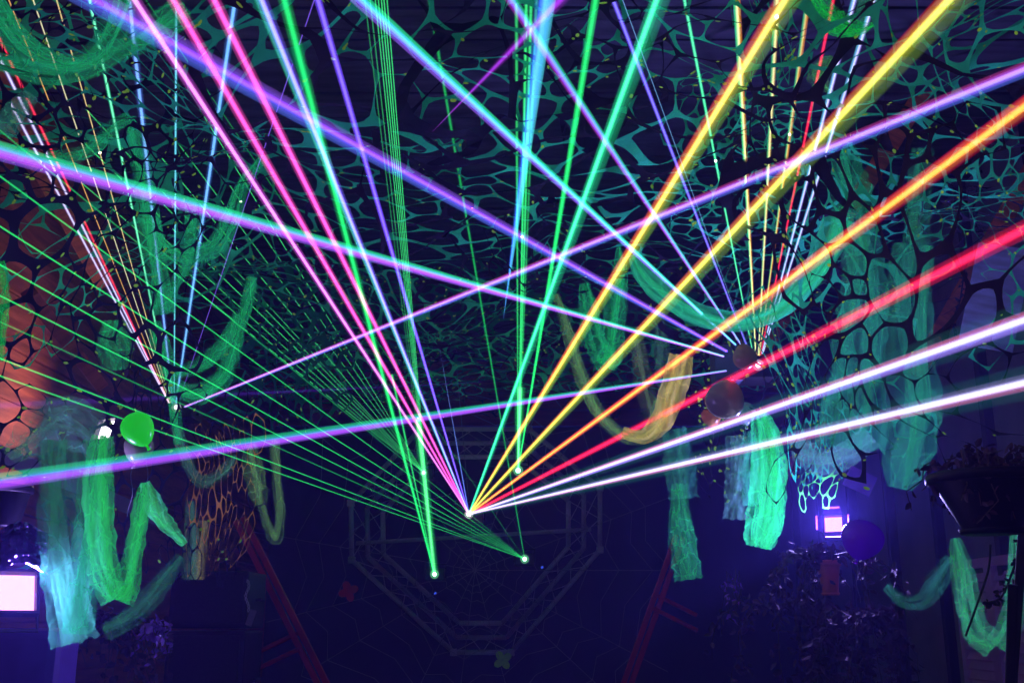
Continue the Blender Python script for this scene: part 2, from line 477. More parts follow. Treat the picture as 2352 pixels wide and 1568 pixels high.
for px, py, lab in ((1000, 1362, 'tiny blue status light below the lower left green laser'), (1245, 1302, 'tiny blue status light right of the lower right green laser')):
    t = empty('status_light', P(px, py, 13.3), lab, 'light', 'blue status lights')
    m = MB(); m.box(P(px, py, 13.3) + Vector((0, .05, 0)), (.05, .06, .05), bev=.008); m.build('case', MAT['black'], t)
    m = MB(); m.lathe([(.0005, -.018), (.013, -.010), (.018, 0), (.013, .010), (.0005, .018)], 12, M=Matrix.Translation(P(px, py, 13.3))); m.build('bulb', glow_mat('blue_led', (.05, .12, 1.0), .9), t, True)

# ------------------------------------------------------------------ nets
def cells(wd, hg, size, seed, drop=.16, holes=0.0):
    """Uneven cells of a torn net; what a removed cell would leave hanging loose is left out."""
    rg = random.Random(seed)
    nx, ny = int(wd / size) + 3, int(hg / size) + 3
    pts = []
    for j in range(ny):
        for i in range(nx):
            q = noise.noise(Vector((i * .23 + seed, j * .23, 2.0)))
            if rg.random() < drop + .9 * q: continue
            for k in range(2 if q < -.28 else 1):
                pts.append(Vector(((i - 1 + .5 * (j % 2) + rg.uniform(-.42, .42)) * size, (j - 1 + rg.uniform(-.42, .42)) * size)))
    vs, es, fs, *_ = geometry.delaunay_2d_cdt(pts, [], [], 0, 1e-6)
    cen = [(vs[f[0]] + vs[f[1]] + vs[f[2]]) / 3 for f in fs]
    own = {}
    for k, f in enumerate(fs):
        for v in f: own.setdefault(v, []).append(k)
    out = []
    for v, ks in own.items():
        p = vs[v]
        if not (-.1 * size < p.x < wd + .1 * size and -.1 * size < p.y < hg + .1 * size) or len(ks) < 4: continue
        if rg.random() < holes: continue
        ks.sort(key=lambda k: math.atan2(cen[k].y - p.y, cen[k].x - p.x))
        out.append(ks)
    edge = {}; par = list(range(len(out)))
    def find(a):
        while par[a] != a: par[a] = par[par[a]]; a = par[a]
        return a
    for c, ks in enumerate(out):
        for a, b in zip(ks, ks[1:] + ks[:1]):
            e = (min(a, b), max(a, b))
            if e in edge: par[find(c)] = find(edge[e])
            else: edge[e] = c
    cnt = {}
    for c in range(len(out)): cnt[find(c)] = cnt.get(find(c), 0) + 1
    best = max(cnt, key=cnt.get)
    return [[cen[k] for k in ks] for c, ks in enumerate(out) if find(c) == best]
def net(label, corners, size, mats, strand=.86, seed=1, wave=.12, wfreq=.9, dots=.25, drop=.16, lacy=0.0, group='stretched decoration nets', holes=0.0, sag=0.0, dotr=.011, ax=1.0, rnd=.72, warp=1.3):
    """corners: four world points (u0v0, u1v0, u1v1, u0v1). Holes cut into a sheet, rounded where they were stretched."""
    c00, c10, c11, c01 = [Vector(c) for c in corners]
    wd = ((c10 - c00).length + (c11 - c01).length) / 2; hg = ((c01 - c00).length + (c11 - c10).length) / 2
    nrm = (c10 - c00).cross(c01 - c00).normalized()
    rg = random.Random(seed)
    if nrm.dot((c00 + c11) / 2 - Vector((0, 0, CAM_Z))) > 0: nrm = -nrm
    def F(p, off=0.0):
        p = p + Vector((noise.noise(Vector((p.x * .9, p.y * .9, seed + 20.0))), noise.noise(Vector((p.x * .9, p.y * .9, seed + 31.0))))) * size * warp
        u, v = p.x / wd, p.y / hg
        q = c00 * (1 - u) * (1 - v) + c10 * u * (1 - v) + c11 * u * v + c01 * (1 - u) * v
        h = wave * (noise.noise(Vector((p.x * wfreq + seed * 7.1, p.y * wfreq, 0))) + .5 * noise.noise(Vector((p.x * wfreq * 2.7, p.y * wfreq * 2.7 + seed, 3))))
        j = wave * .8 * noise.noise(Vector((p.x * wfreq * 1.3, p.y * wfreq * 1.3, 9 + seed)))
        q = q + nrm * (h + off) + (c10 - c00).normalized() * j
        q.z -= sag * 4 * u * (1 - u)
        return q
    mb = MB()
    for poly in cells(wd * ax, hg, size, seed, drop, holes):
        poly = [Vector((p.x / ax, p.y)) for p in poly]
        n = len(poly); c = sum(poly, Vector((0, 0))) / n
        s = min(.985, max(.45, strand + rg.uniform(-.13, .09) - (rg.random() < .05) * .08))
        outer = []; inner = []
        for i in range(n):
            a, b, d = poly[i - 1], poly[i], poly[(i + 1) % n]
            m0, m1 = (a + b) / 2, (b + d) / 2
            for t in (0, .25, .5, .75):
                outer.append(m0.lerp(b, t * 2) if t <= .5 else b.lerp(m1, (t - .5) * 2))
                bs = m0 * (1 - t) ** 2 + b * 2 * t * (1 - t) + m1 * t * t
                inner.append(c + (bs.lerp(outer[-1], 1 - rnd) - c) * s)
        N = len(outer); b0 = len(mb.v)
        mb.v += [tuple(F(p)) for p in outer] + [tuple(F(p)) for p in inner]
        for i in range(N):
            j = (i + 1) % N
            mb.f.append((b0 + i, b0 + j, b0 + N + j, b0 + N + i)); mb.m.append(0)
        if dots:
            for p in poly:
                if rg.random() < dots / 3:
                    r0 = dotr * rg.uniform(.6, 1.3); an = rg.uniform(0, 3.1); k0 = len(mb.v)
                    pp = p + Vector((rg.uniform(-.02, .02), rg.uniform(-.02, .02)))
                    for q in range(7):
                        e = 2 * math.pi * q / 7
                        x, y = math.cos(e) * r0 * 1.25, math.sin(e) * r0 * .8
                        mb.v.append(tuple(F(pp + Vector((x * math.cos(an) - y * math.sin(an), x * math.sin(an) + y * math.cos(an))), .006)))
                    mb.f.append(tuple(range(k0, k0 + 7))); mb.m.append(1)
    return tag(mb.build('decoration_net', mats), label, 'net', group)
TN = [MAT['teal'], MAT['dot']]; DN = [MAT['dteal'], MAT['dot']]; UN = [MAT['unlitn'], MAT['dot']]; MN = [MAT['mint'], MAT['dot']]; YN = [MAT['tan'], MAT['dot']]
W = lambda x, y, z: Vector((x, y, z))
net('long teal net with oval holes stretched level under the ceiling', (W(-3.3, 3.2, 4.35), W(3.3, 3.2, 4.3), W(3.2, 12.6, 4.45), W(-3.2, 12.6, 4.45)), .24, TN, .975, 2, .28, .9, .35, sag=.12, rnd=.66, dotr=.008)
net('wide unlit black net with large holes slung below the teal ceiling net', (W(-3.2, 2.7, 4.02), W(3.2, 2.7, 4.02), W(3.0, 12.3, 4.25), W(-3.0, 12.3, 4.25)), .40, UN, .995, 5, .28, .9, .6, dotr=.008, drop=.2, holes=.18, sag=.08, rnd=.5)
net('loose unlit black net scraps hanging lowest under the top centre', (P(850, -120, 4.2), P(1560, -120, 4.2), P(1500, 420, 5.8), P(900, 420, 5.8)), .24, UN, .97, 8, .25, 1.3, .2, drop=.3, holes=.35)
net('dense dark net at the far end above the stage', (P(560, 640, 10.6), P(1700, 600, 10.6), P(1720, 880, 12.6), P(600, 930, 12.6)), .17, DN, .84, 11, .25, 1.0, .5, dotr=.009)
# left side
net('unlit black net curtain with yellow dots hanging over the left laser fan', (P(-120, -120, 4.3), P(430, -120, 5.6), P(450, 960, 6.6), P(-120, 1150, 5.4)), .16, UN, .945, 13, .22, 1.0, .7, dotr=.009, drop=.2, holes=.15)
net('teal net behind the unlit curtain net at upper left', (P(-160, -160, 5.6), P(640, -160, 6.0), P(560, 700, 7.6), P(-160, 900, 6.4)), .24, TN, .97, 17, .30, 1.0, .4, holes=.22)
net('dark unlit shredded net hanging behind the gauze at lower left', (P(60, 820, 6.9), P(600, 760, 7.9), P(560, 1320, 7.9), P(90, 1290, 6.9)), .15, UN, .94, 19, .2, 1.4, .15, holes=.25, ax=1.8)
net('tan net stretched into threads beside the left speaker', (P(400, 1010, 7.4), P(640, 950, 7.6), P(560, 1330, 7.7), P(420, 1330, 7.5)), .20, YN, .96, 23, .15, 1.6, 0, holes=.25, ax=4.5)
net('sparse dark teal net behind the left green beams', (P(480, 560, 8.6), P(860, 640, 9.6), P(820, 960, 10.2), P(430, 960, 8.6)), .17, DN, .82, 29, .22, 1.2, .3, holes=.2)
# right side
net('teal net curtain with large holes at upper right', (P(1650, -140, 5.6), P(2480, -140, 4.4), P(2480, 1060, 5.0), P(1780, 960, 7.2)), .21, TN, .962, 31, .28, .9, .5, dotr=.008, holes=.33, ax=1.35)
net('unlit black net curtain with yellow dots at far right', (P(1700, -140, 5.0), P(2480, -140, 4.0), P(2480, 1100, 4.6), P(1800, 1180, 6.4)), .24, UN, .96, 38, .25, .9, .7, dotr=.008, drop=.2, holes=.22, ax=1.2)
net('bunched teal net over the right laser fan', (P(1560, 200, 6.0), P(1840, 120, 5.6), P(1830, 640, 6.6), P(1560, 560, 7.0)), .12, TN, .94, 41, .22, 1.6, .5, holes=.12)
net('pale teal net stretched into long threads right of the grey balloons', (P(1700, 740, 6.6), P(1840, 700, 6.2), P(1960, 1090, 6.6), P(1830, 1110, 7.0)), .22, TN, .94, 43, .08, 1.2, .3, drop=.1, ax=3.6)
net('bright lime net scrap just above the right flood lamp', (P(1845, 1055, 7.0), P(1950, 1045, 6.9), P(1945, 1190, 7.1), P(1855, 1185, 7.2)), .12, [MAT['limen'], MAT['dot']], .93, 51, .10, 2.0, 0, ax=1.9, rnd=.9, holes=.15)
net('unlit black net tangle between the grey balloons and teal drape', (P(1580, 700, 7.6), P(1780, 720, 7.2), P(1800, 1150, 7.2), P(1600, 1120, 7.8)), .13, UN, .93, 53, .15, 1.4, 1.2, holes=.2, ax=1.5)
net('violet lit net threads over the bottom left flood lamp', (P(-60, 1195, 5.4), P(110, 1215, 5.5), P(100, 1310, 5.4), P(-60, 1310, 5.3)), .10, TN, .965, 59, .12, 2.0, 0, holes=.2, ax=.5, rnd=.8)

# ------------------------------------------------------------------ gauze
def catmull(pts, n):
    out = []
    q = [pts[0]] + list(pts) + [pts[-1]]
    per = max(2, n // (len(pts) - 1))
    for i in range(1, len(q) - 2):
        for k in range(per):
            t = k / per; p0, p1, p2, p3 = q[i - 1], q[i], q[i + 1], q[i + 2]
            out.append([.5 * ((2 * p1[j]) + (-p0[j] + p2[j]) * t + (2 * p0[j] - 5 * p1[j] + 4 * p2[j] - p3[j]) * t * t + (-p0[j] + 3 * p1[j] - 3 * p2[j] + p3[j]) * t ** 3) for j in range(len(p1))])
    out.append(list(pts[-1]))
    return out
GZ = 0
def gauze(label, pts, col=TEAL, dens=.55, layers=2, name='gauze_drape', group='sheer gauze drapes', wr=1.0, more=()):
    """pts: (px, py, depth, width in px) along the cloth's middle line."""
    global GZ
    GZ += 1
    rg = random.Random(100 + GZ)
    K = 11
    mb = MB(); uvs = []
    for path in (pts, *more):
        sm = catmull(path, 44)
        for ly in range(layers + 3):
            ph = rg.uniform(0, 6); base = len(mb.v)
            mul = 1.18 if ly == 0 else rg.uniform(.10, .42)
            sh0, sh1, sf = (0, 0, 0) if ly == 0 else (rg.uniform(-.3, .3), rg.uniform(.05, .2), rg.uniform(2, 6))
            KK = K if ly == 0 else 5
            P3 = [P(a, b, c) for a, b, c, d_ in sm]
            for i, (a, b, c, wpx) in enumerate(sm):
                t = (P3[min(i + 1, len(sm) - 1)] - P3[max(i - 1, 0)]).normalized()
                view = (P3[i] - Vector((0, 0, CAM_Z))).normalized()
                s = t.cross(view).normalized()
                wv = PX(wpx, c) * mul * (1 + .16 * noise.noise(Vector((i * .16, ph, GZ))))
                v = i / (len(sm) - 1)
                shift = sh0 + sh1 * math.sin(v * sf + ph)
                rag = .02 if 1 < i < len(sm) - 2 else .12
                for k in range(KK):
                    u = k / (KK - 1) - .5
                    edge = 1 + .16 * noise.noise(Vector((i * .45, k > KK / 2, GZ + ly)))
                    off = s * (u * wv * edge + shift * (wv / mul)) + t * (rag * PX(wpx, c) * noise.noise(Vector((k * .9 + ph, i, GZ))))
                    dep = wr * wv * (.22 * abs(math.sin(u * 6 + ph + 2.2 * math.sin(v * 5 + ph))) + .16 * noise.noise(Vector((u * 3, v * 6 + ph, GZ))) + .05 * noise.noise(Vector((u * 9, v * 16, ph)))) + .010 * ly - .3 * wv * (.25 - u * u)
                    mb.v.append(tuple(P3[i] + off + view * dep))
                    uvs.append((u + .5 + ly * 3.7 + GZ, v * 3 + ly))
            for i in range(len(sm) - 1):
                for k in range(KK - 1):
                    q = base + i * KK + k
                    mb.f.append((q, q + 1, q + KK + 1, q + KK)); mb.m.append(0)
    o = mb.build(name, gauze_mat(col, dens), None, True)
    ul = o.data.uv_layers.new(name='UVMap')
    for lp in o.data.loops: ul.data[lp.index].uv = uvs[lp.vertex_index]
    return tag(o, label, 'gauze', group)
D = lambda d, *pts: [(x, y, d if len(p) == 0 else p[0], w_) for (x, y, w_, *p) in pts]
OLIVE = (.45, .72, .30); MINT = (.18, 1.0, .50); GREEN = (.03, 1.0, .20); GREY = (.22, .48, .45); AMBER_LIT = (1.0, .62, .10)
gauze('broad green gauze swag looping across the top left corner', D(3.6, (-40, -20, 60), (30, 85, 55), (95, 135, 50), (165, 150, 42), (225, 120, 46), (262, 60, 50), (290, -30, 55)), dens=.6)
gauze('second sheer gauze swag under the top left corner swag', D(3.9, (-30, 130, 30), (80, 165, 45), (190, 158, 45), (290, 110, 42), (370, 60, 60), (430, 20, 60)), dens=.4)
gauze('narrow gauze band sagging behind the left end of the violet beam', D(5.2, (110, 362, 26), (170, 358, 30), (225, 330, 28), (262, 290, 28), (300, 268, 18)), dens=.5)
gauze('long gauze strip hanging straight down inside the left laser fan', D(6.0, (298, 268, 20), (318, 340, 38), (335, 450, 40), (350, 560, 48), (362, 640, 44), (374, 722, 46)), dens=.5)
gauze('gauze loop hanging left of centre with ends tied at upper right', D(6.2, (342, 500, 36), (368, 566, 36), (427, 588, 40), (492, 568, 40), (530, 505, 34), (560, 420, 24), (604, 370, 22)), dens=.5)
gauze('pale gauze ribbon dropping through the middle of the gauze loop', D(6.5, (444, 470, 32), (440, 560, 30), (428, 610, 26), (396, 662, 22), (388, 715, 26)), dens=.45)
gauze('gauze ribbon rising straight up right of the left laser source', D(7.0, (580, 636, 24), (566, 700, 26), (548, 756, 28), (530, 820, 34), (508, 872, 38), (455, 905, 40), (408, 890, 34)), dens=.55)
gauze('short gauze ribbon curling just above the left laser source', D(6.9, (545, 722, 18), (512, 790, 26), (468, 832, 32), (418, 853, 26), (396, 850, 18)), dens=.45)
gauze('oval gauze pocket on the net left of the left laser source', D(6.4, (262, 735, 40), (265, 770, 66), (265, 810, 64), (268, 850, 34)), dens=.4, layers=2)
gauze('gauze strip wrapped around the left laser source', D(6.8, (352, 740, 26), (372, 800, 34), (388, 850, 32), (398, 905, 26), (404, 960, 22), (412, 1020, 22)), dens=.55)
gauze('dim gauze loop hanging below the left laser source', D(7.2, (408, 985, 22), (420, 1032, 22), (444, 1088, 24), (472, 1106, 26), (513, 1083, 26), (540, 1045, 18)), GREY, .5)
gauze('gauze cape spread over the left net above the tall drapes', D(5.4, (20, 1050, 30), (70, 1010, 80), (130, 970, 105), (185, 985, 95), (240, 1040, 50)), GREY, .45)
gauze('tall violet tinted drape at far left of the tall drapes', D(4.85, (140, 1010, 70), (135, 1120, 75), (140, 1240, 78), (152, 1360, 82), (172, 1475, 90)), (.08, .42, .22), .5, 3)
gauze('tall teal drape hanging between the violet tinted and looped drapes', D(4.8, (222, 1010, 50), (215, 1120, 58), (205, 1230, 60), (192, 1350, 58), (178, 1455, 60)), (.05, .62, .26), .55, 3)
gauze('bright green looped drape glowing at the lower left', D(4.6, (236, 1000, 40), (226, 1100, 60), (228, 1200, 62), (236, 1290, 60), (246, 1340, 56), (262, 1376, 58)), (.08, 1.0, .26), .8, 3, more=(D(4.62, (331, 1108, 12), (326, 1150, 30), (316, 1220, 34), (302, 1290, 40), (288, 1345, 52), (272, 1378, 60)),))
gauze('mint strip falling right from the tie beside the looped drape', D(5.2, (332, 1108, 20), (348, 1150, 36), (372, 1190, 34), (400, 1222, 24), (424, 1250, 14)), (.14, 1.0, .34), .9)
gauze('dim gauze band slanting down left of the speaker stack', D(6.4, (418, 1278, 22), (385, 1320, 34), (340, 1378, 42), (290, 1425, 40), (240, 1452, 34)), (.12, .55, .42), .4)
gauze('olive gauze knot hanging right of the left tan net', D(7.6, (572, 1020, 30), (582, 1080, 40), (592, 1125, 38), (600, 1158, 26)), OLIVE, .45)
gauze('thin olive gauze loop hanging right of the olive knot', D(7.8, (630, 1010, 18), (636, 1110, 20), (644, 1180, 20), (634, 1238, 22), (614, 1205, 18), (602, 1160, 16)), OLIVE, .4)
gauze('beige gauze tail beside the speaker stack top', D(7.9, (468, 1195, 18), (462, 1260, 24), (455, 1330, 26)), (.75, .48, .25), .5)
gauze('pale grey gauze tail left of the speaker stack', D(7.8, (438, 1150, 20), (440, 1240, 30), (436, 1330, 30)), GREY, .45)
gauze('long gauze swag from centre right reaching the amber lit tail at its right end', D(8.2, (1276, 676, 14), (1306, 770, 24), (1334, 862, 26), (1378, 952, 26), (1440, 1004, 26), (1492, 992, 30), (1525, 920, 36)), OLIVE, .6)
gauze('gauze tail with warm light in its amber colour under the orange beam', D(6.7, (1564, 815, 46), (1556, 865, 52), (1538, 920, 50), (1518, 968, 42), (1478, 1002, 30), (1430, 992, 22)), (1.0, .70, .16), 1.0)  # warm lamp light put into the cloth's colour and emission
gauze('v shaped green drape hanging right of centre', D(8.0, (1342, 650, 22), (1352, 710, 38), (1366, 775, 44), (1384, 820, 46), (1398, 842, 40)), dens=.7, more=(D(8.02, (1421, 560, 6), (1424, 620, 28), (1414, 700, 44), (1410, 770, 44), (1400, 820, 46), (1390, 840, 40)),))
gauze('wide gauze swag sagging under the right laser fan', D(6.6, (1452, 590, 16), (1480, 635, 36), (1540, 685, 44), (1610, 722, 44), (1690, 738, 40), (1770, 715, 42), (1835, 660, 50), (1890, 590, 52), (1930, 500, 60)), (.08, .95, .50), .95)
gauze('brown grey gauze strip hanging left of the amber tail', D(8.5, (1462, 780, 28), (1474, 850, 34), (1488, 920, 38), (1510, 985, 36), (1530, 1000, 30)), (.42, .48, .30), .45)
gauze('thin grey gauze strip behind the top of the amber tail', D(8.6, (1514, 735, 22), (1520, 800, 30), (1522, 860, 30), (1530, 900, 26)), GREY, .4)
gauze('narrow tall drape at upper right above the broad sheer drape', D(5.8, (1935, 330, 40), (1955, 420, 70), (1960, 500, 80), (1945, 570, 70)), (.06, .8, .40), .4)
gauze('broad sheer drape left of the pair at far right', D(5.6, (1965, 520, 60), (1985, 640, 90), (1975, 780, 100), (1965, 900, 110), (1955, 1030, 130)), (.07, .62, .38), .42, 3)
gauze('broad sheer drape right of the pair at far right', D(5.3, (2100, 560, 70), (2085, 680, 90), (2085, 820, 100), (2095, 930, 110), (2080, 1050, 95), (2068, 1122, 50)), (.07, .62, .36), .42, 3)
gauze('pale sheer strip near the right end of the red beam', D(5.4, (2120, 340, 40), (2110, 450, 46), (2105, 560, 50)), (.07, .55, .32), .35)
gauze('bottom gauze swag joining the two broad sheer drapes', D(6.2, (1826, 1000, 30), (1850, 1040, 50), (1895, 1062, 52), (1950, 1040, 50), (2000, 1000, 50)), GREY, .5)
gauze('bright teal drape hanging in a closed loop left of the right flood lamp', D(6.7, (1742, 945, 26), (1758, 1000, 58), (1766, 1080, 70), (1760, 1170, 74), (1748, 1225, 66), (1742, 1256, 50)), (.07, 1.0, .30), .8, 3)
gauze('dim grey drape left of the bright teal looped drape', D(7.4, (1692, 1000, 40), (1694, 1100, 50), (1692, 1192, 50)), GREY, .4)
gauze('dark green drape behind the bright teal looped drape', D(7.2, (1726, 990, 30), (1722, 1080, 44), (1730, 1160, 40)), (.08, .55, .30), .45)
gauze('dim teal drape with straight hem below the amber tail', D(7.6, (1548, 985, 50), (1560, 1060, 58), (1570, 1144, 60)), (.10, .52, .42), .45)
gauze('long green drape with glowing hem right of the truss', D(7.4, (1560, 1110, 30), (1562, 1190, 44), (1570, 1260, 54), (1582, 1330, 60)), (.08, .9, .38), .5)
gauze('green gauze loop over the shuttered window at lower right', D(5.6, (2194, 1235, 18), (2210, 1310, 46), (2226, 1390, 46), (2246, 1450, 56), (2285, 1482, 52)), (.12, .8, .30), .5, more=(D(5.65, (2352, 1110, 26), (2342, 1230, 34), (2336, 1340, 40), (2322, 1430, 46), (2290, 1484, 46)),))
gauze('dim gauze swag half hidden in the leaves at lower right', D(6.4, (2185, 1280, 24), (2152, 1335, 40), (2120, 1378, 32), (2075, 1380, 26), (2035, 1345, 20)), (.05, .30, .16), .32)
gauze('bright green crescent of gauze at the top right', D(4.6, (1862, -30, 30), (1885, 20, 44), (1925, 55, 46), (1970, 66, 28), (2012, 56, 6)), GREEN, .8)
gauze('dull green leaf shaped gauze scrap at upper right', D(5.2, (1912, 130, 10), (1890, 155, 40), (1880, 180, 40), (1902, 205, 16), (1925, 240, 12)), (.20, .6, .22), .6)
gauze('hanging square gauze flap at the top right', D(4.9, (1990, -30, 50), (1988, 20, 52), (1984, 50, 54)), (.10, .5, .34), .45)
gauze('green gauze edge hanging at the left picture edge', D(4.4, (-12, 600, 40), (-8, 680, 46), (-10, 760, 40), (-6, 830, 26)), GREEN, .6)
gauze('pale gauze triangle at the left edge above the violet beam', D(4.6, (70, 215, 30), (40, 260, 50), (0, 300, 50)), (.15, .6, .5), .4)

# ------------------------------------------------------------------ flood lamps
UV = (.34, .28, 1.0)
def flood(px, py, d, size, target, power, label, facecol, facestr, lightcol, doors=False, body='black'):
    c = P(px, py, d)
    t = empty('flood_lamp', c, label, 'lamp', 'ultraviolet flood lamps')
    z = (Vector(target) - c).normalized(); x = z.cross(Vector((0, 0, 1))).normalized(); y = x.cross(z)
    rot = Matrix((x, y, z)).transposed()
    def put(m): m.v = [tuple(c + rot @ Vector(v)) for v in m.v]; return m
    m = MB(); s = size
    vs = [(-s, -s, 0), (s, -s, 0), (s, s, 0), (-s, s, 0), (-s * .7, -s * .7, -s * 1.1), (s * .7, -s * .7, -s * 1.1), (s * .7, s * .7, -s * 1.1), (-s * .7, s * .7, -s * 1.1)]
    m.add(vs, [(0, 4, 5, 1), (1, 5, 6, 2), (2, 6, 7, 3), (3, 7, 4, 0), (4, 7, 6, 5)])
    put(m).build('housing', MAT[body], t)
    m = MB()
    for k in range(4):
        m.box(((s * 1.03, 0, .01), (-s * 1.03, 0, .01), (0, s * 1.03, .01), (0, -s * 1.03, .01))[k], ((s * .16, s * 2.2, .05) if k < 2 else (s * 2.2, s * .16, .05)), bev=.004)
    put(m).build('rim', MAT['black'], t)
    m = MB(); m.add([(-s * .95, -s * .95, -.012), (s * .95, -s * .95, -.012), (s * .95, s * .95, -.012), (-s * .95, s * .95, -.012)], [(0, 1, 2, 3)])
    put(m).build('lens', glow_mat('flood_face', facecol, facestr), t)
    if doors:
        for sx, sy in ((1, 0), (-1, 0), (0, 1), (0, -1)):
            m = MB()
            a0, a1 = s * 1.12, s * 1.75
            q = [(a0, -s, .03), (a0, s, .03), (a1, s * .8, s * .95), (a1, -s * .8, s * .95)]
            q = q + [(x + .006, y, z - .004) for x, y, z in q]
            m.add([((x * sx - y * sy), (x * sy + y * sx), z) for x, y, z in q], [(0, 1, 2, 3), (7, 6, 5, 4), (0, 4, 5, 1), (1, 5, 6, 2), (2, 6, 7, 3), (3, 7, 4, 0)])
            put(m).build('barn_door', MAT['flap'], t)
    m = MB(); m.poly([(-s * 1.2, 0, -s * .5), (-s * 1.2, -s * 1.6, -s * .5), (s * 1.2, -s * 1.6, -s * .5), (s * 1.2, 0, -s * .5)], .012)
    put(m).build('yoke', MAT['black'], t)
    l = bpy.data.lights.new('flood_light', 'AREA'); l.shape = 'SQUARE'; l.size = s * 1.8
    l.energy = power; l.color = lightcol; l.spread = R(175)
    lo = bpy.data.objects.new('flood_light', l); C.objects.link(lo)
    lo.parent = t
    lo.matrix_local = Matrix((x, -y, -z)).transposed().to_4x4() @ Matrix.Translation((0, 0, -.05))
    return t
flood(30, 1362, 5.1, .105, P(30, 1362, 5.1) + Vector((.52, -.70, .36)), 55, 'square flood lamp glowing pink white at the lower left corner', (1.0, .40, 1.0), 2.2, (.38, .24, 1.0))
flood(246, 988, 7.9, .085, P(246, 988, 7.9) + Vector((-.38, -.85, .26)), 9, 'white glowing flood lamp beside the green balloon', (1.0, .85, 1.0), 9.0, (1.0, .62, .72))
flood(1915, 1205, 7.5, .065, P(1560, 420, 4.4), 105, 'magenta glowing flood lamp above the terracotta pot at right', (1.0, .26, 1.0), 3.0, UV, True)

# ------------------------------------------------------------------ balloons
def balloon(px, py, d, wpx, hpx, tilt, col, label, rough=.25, selfglow=0.0):
    c = P(px, py, d)
    t = empty('balloon', c, label, 'balloon', 'party balloons')
    rx, rz = PX(wpx, d) / 2, PX(hpx, d) / 2
    prof = []
    for i in range(21):
        a = math.pi * i / 20
        z = -math.cos(a); r = math.sin(a) * (1 + .20 * z - .05 * z * z)
        prof.append((max(r, .001) * rx, z * rz))
    Mx = Matrix.Translation(c) @ Matrix.Rotation(R(tilt), 4, 'Y')
    m = MB(); m.lathe(prof, 28, M=Mx)
    mm, nt, N, L, out = newmat('balloon_rubber')
    b = N.new('ShaderNodeBsdfPrincipled'); b.inputs['Base Color'].default_value = (*col, 1); b.inputs['Roughness'].default_value = rough
    tl = N.new('ShaderNodeBsdfTranslucent'); tl.inputs[0].default_value = (*col, 1); mx = N.new('ShaderNodeMixShader'); mx.inputs[0].default_value = .35
    L.new(b.outputs[0], mx.inputs[1]); L.new(tl.outputs[0], mx.inputs[2])
    if selfglow:  # added emission for ultraviolet and laser light on the skin
        fl = N.new('ShaderNodeEmission'); fl.inputs[0].default_value = (*col, 1); fl.inputs[1].default_value = selfglow
        fa = N.new('ShaderNodeAddShader'); L.new(mx.outputs[0], fa.inputs[0]); L.new(fl.outputs[0], fa.inputs[1]); mx = fa
    L.new(mx.outputs[0], out.inputs['Surface'])
    bo = m.build('skin', mm, t, True)
    m = MB(); m.lathe([(.001, 0), (rx * .10, -.004), (rx * .07, -.012), (rx * .14, -.024), (rx * .10, -.026)], 10, M=Mx @ Matrix.Translation((0, 0, -rz)))
    m.build('knot', mm, t, True)
    k0 = Mx @ Vector((0, 0, -rz - .02)); rg = random.Random(int(px))
    m = MB(); m.poly([k0 + Vector((.012 * math.sin(q * 1.1 + px), .01 * math.cos(q), -.035 * q)) for q in range(8)], .0016, 4); m.build('string', MAT['string'], t)
    return t
balloon(318, 987, 5.0, 72, 84, -32, (.04, .95, .05), 'glossy green balloon beside the white flood lamp', selfglow=.22)
balloon(318, 1030, 5.3, 66, 70, 10, (.3, .3, .22), 'dull grey balloon half hidden behind the green balloon')
balloon(1710, 818, 5.9, 54, 60, 170, (.28, .29, .25), 'upper grey balloon of the pair beside the red beam')
balloon(1666, 915, 5.8, 88, 92, 200, (.30, .29, .28), 'lower larger grey balloon of the pair under the red beam')
balloon(1634, 958, 7.6, 46, 44, 0, (.85, .32, .08), 'small orange balloon behind the lower grey balloon')
balloon(1712, 950, 7.4, 46, 54, 0, (.30, .55, .35), 'olive balloon right of the lower grey balloon')
balloon(1980, 1240, 6.6, 94, 92, 20, (.26, .03, .55), 'large dark purple balloon below the magenta flood lamp')

# ------------------------------------------------------------------ pots and plants at the right, left oddments
def pot(px, py, d, wtop, wbot, h, mat, label, saucer=True, name='plant_pot'):
    c = P(px, py, d)
    t = empty(name, c, label, 'pot')
    rt, rb, hh = PX(wtop, d) / 2, PX(wbot, d) / 2, PX(h, d)
    Mx = Matrix.Translation(c)
    m = MB(); m.lathe([(.001, -hh), (rb, -hh), (rb * 1.02, -hh * .96), (rt * .95, -hh * .12), (rt * .95, -.0), (rt * .88, 0), (rt * .84, -hh * .1), (.001, -hh * .12)], 28, M=Mx); m.build('body', mat, t, True)
    m = MB(); m.lathe([(rt * .96, -hh * .16), (rt * 1.06, -hh * .14), (rt * 1.07, -.005), (rt * 1.02, .006), (rt * .9, .006)], 28, M=Mx); m.build('rim', mat, t, True)
    if saucer:
        m = MB(); m.lathe([(.001, -hh * 1.03), (rb * 1.12, -hh * 1.03), (rb * 1.2, -hh * .95), (rb * 1.12, -hh * .95), (rb * 1.05, -hh * 1.0)], 28, M=Mx); m.build('saucer', mat, t, True)
    return t
pot(2265, 1090, 4.6, 250, 122, 130, MAT['darkpot'], 'large dark glazed hanging pot at the right edge')
pot(1902, 1288, 7.0, 54, 34, 74, MAT['terracotta'], 'small terracotta pot under the magenta flood lamp')
pot(16, 1118, 5.2, 110, 70, 90, MAT['darkpot'], 'dark pot hanging at the left edge above the pink flood lamp', False)

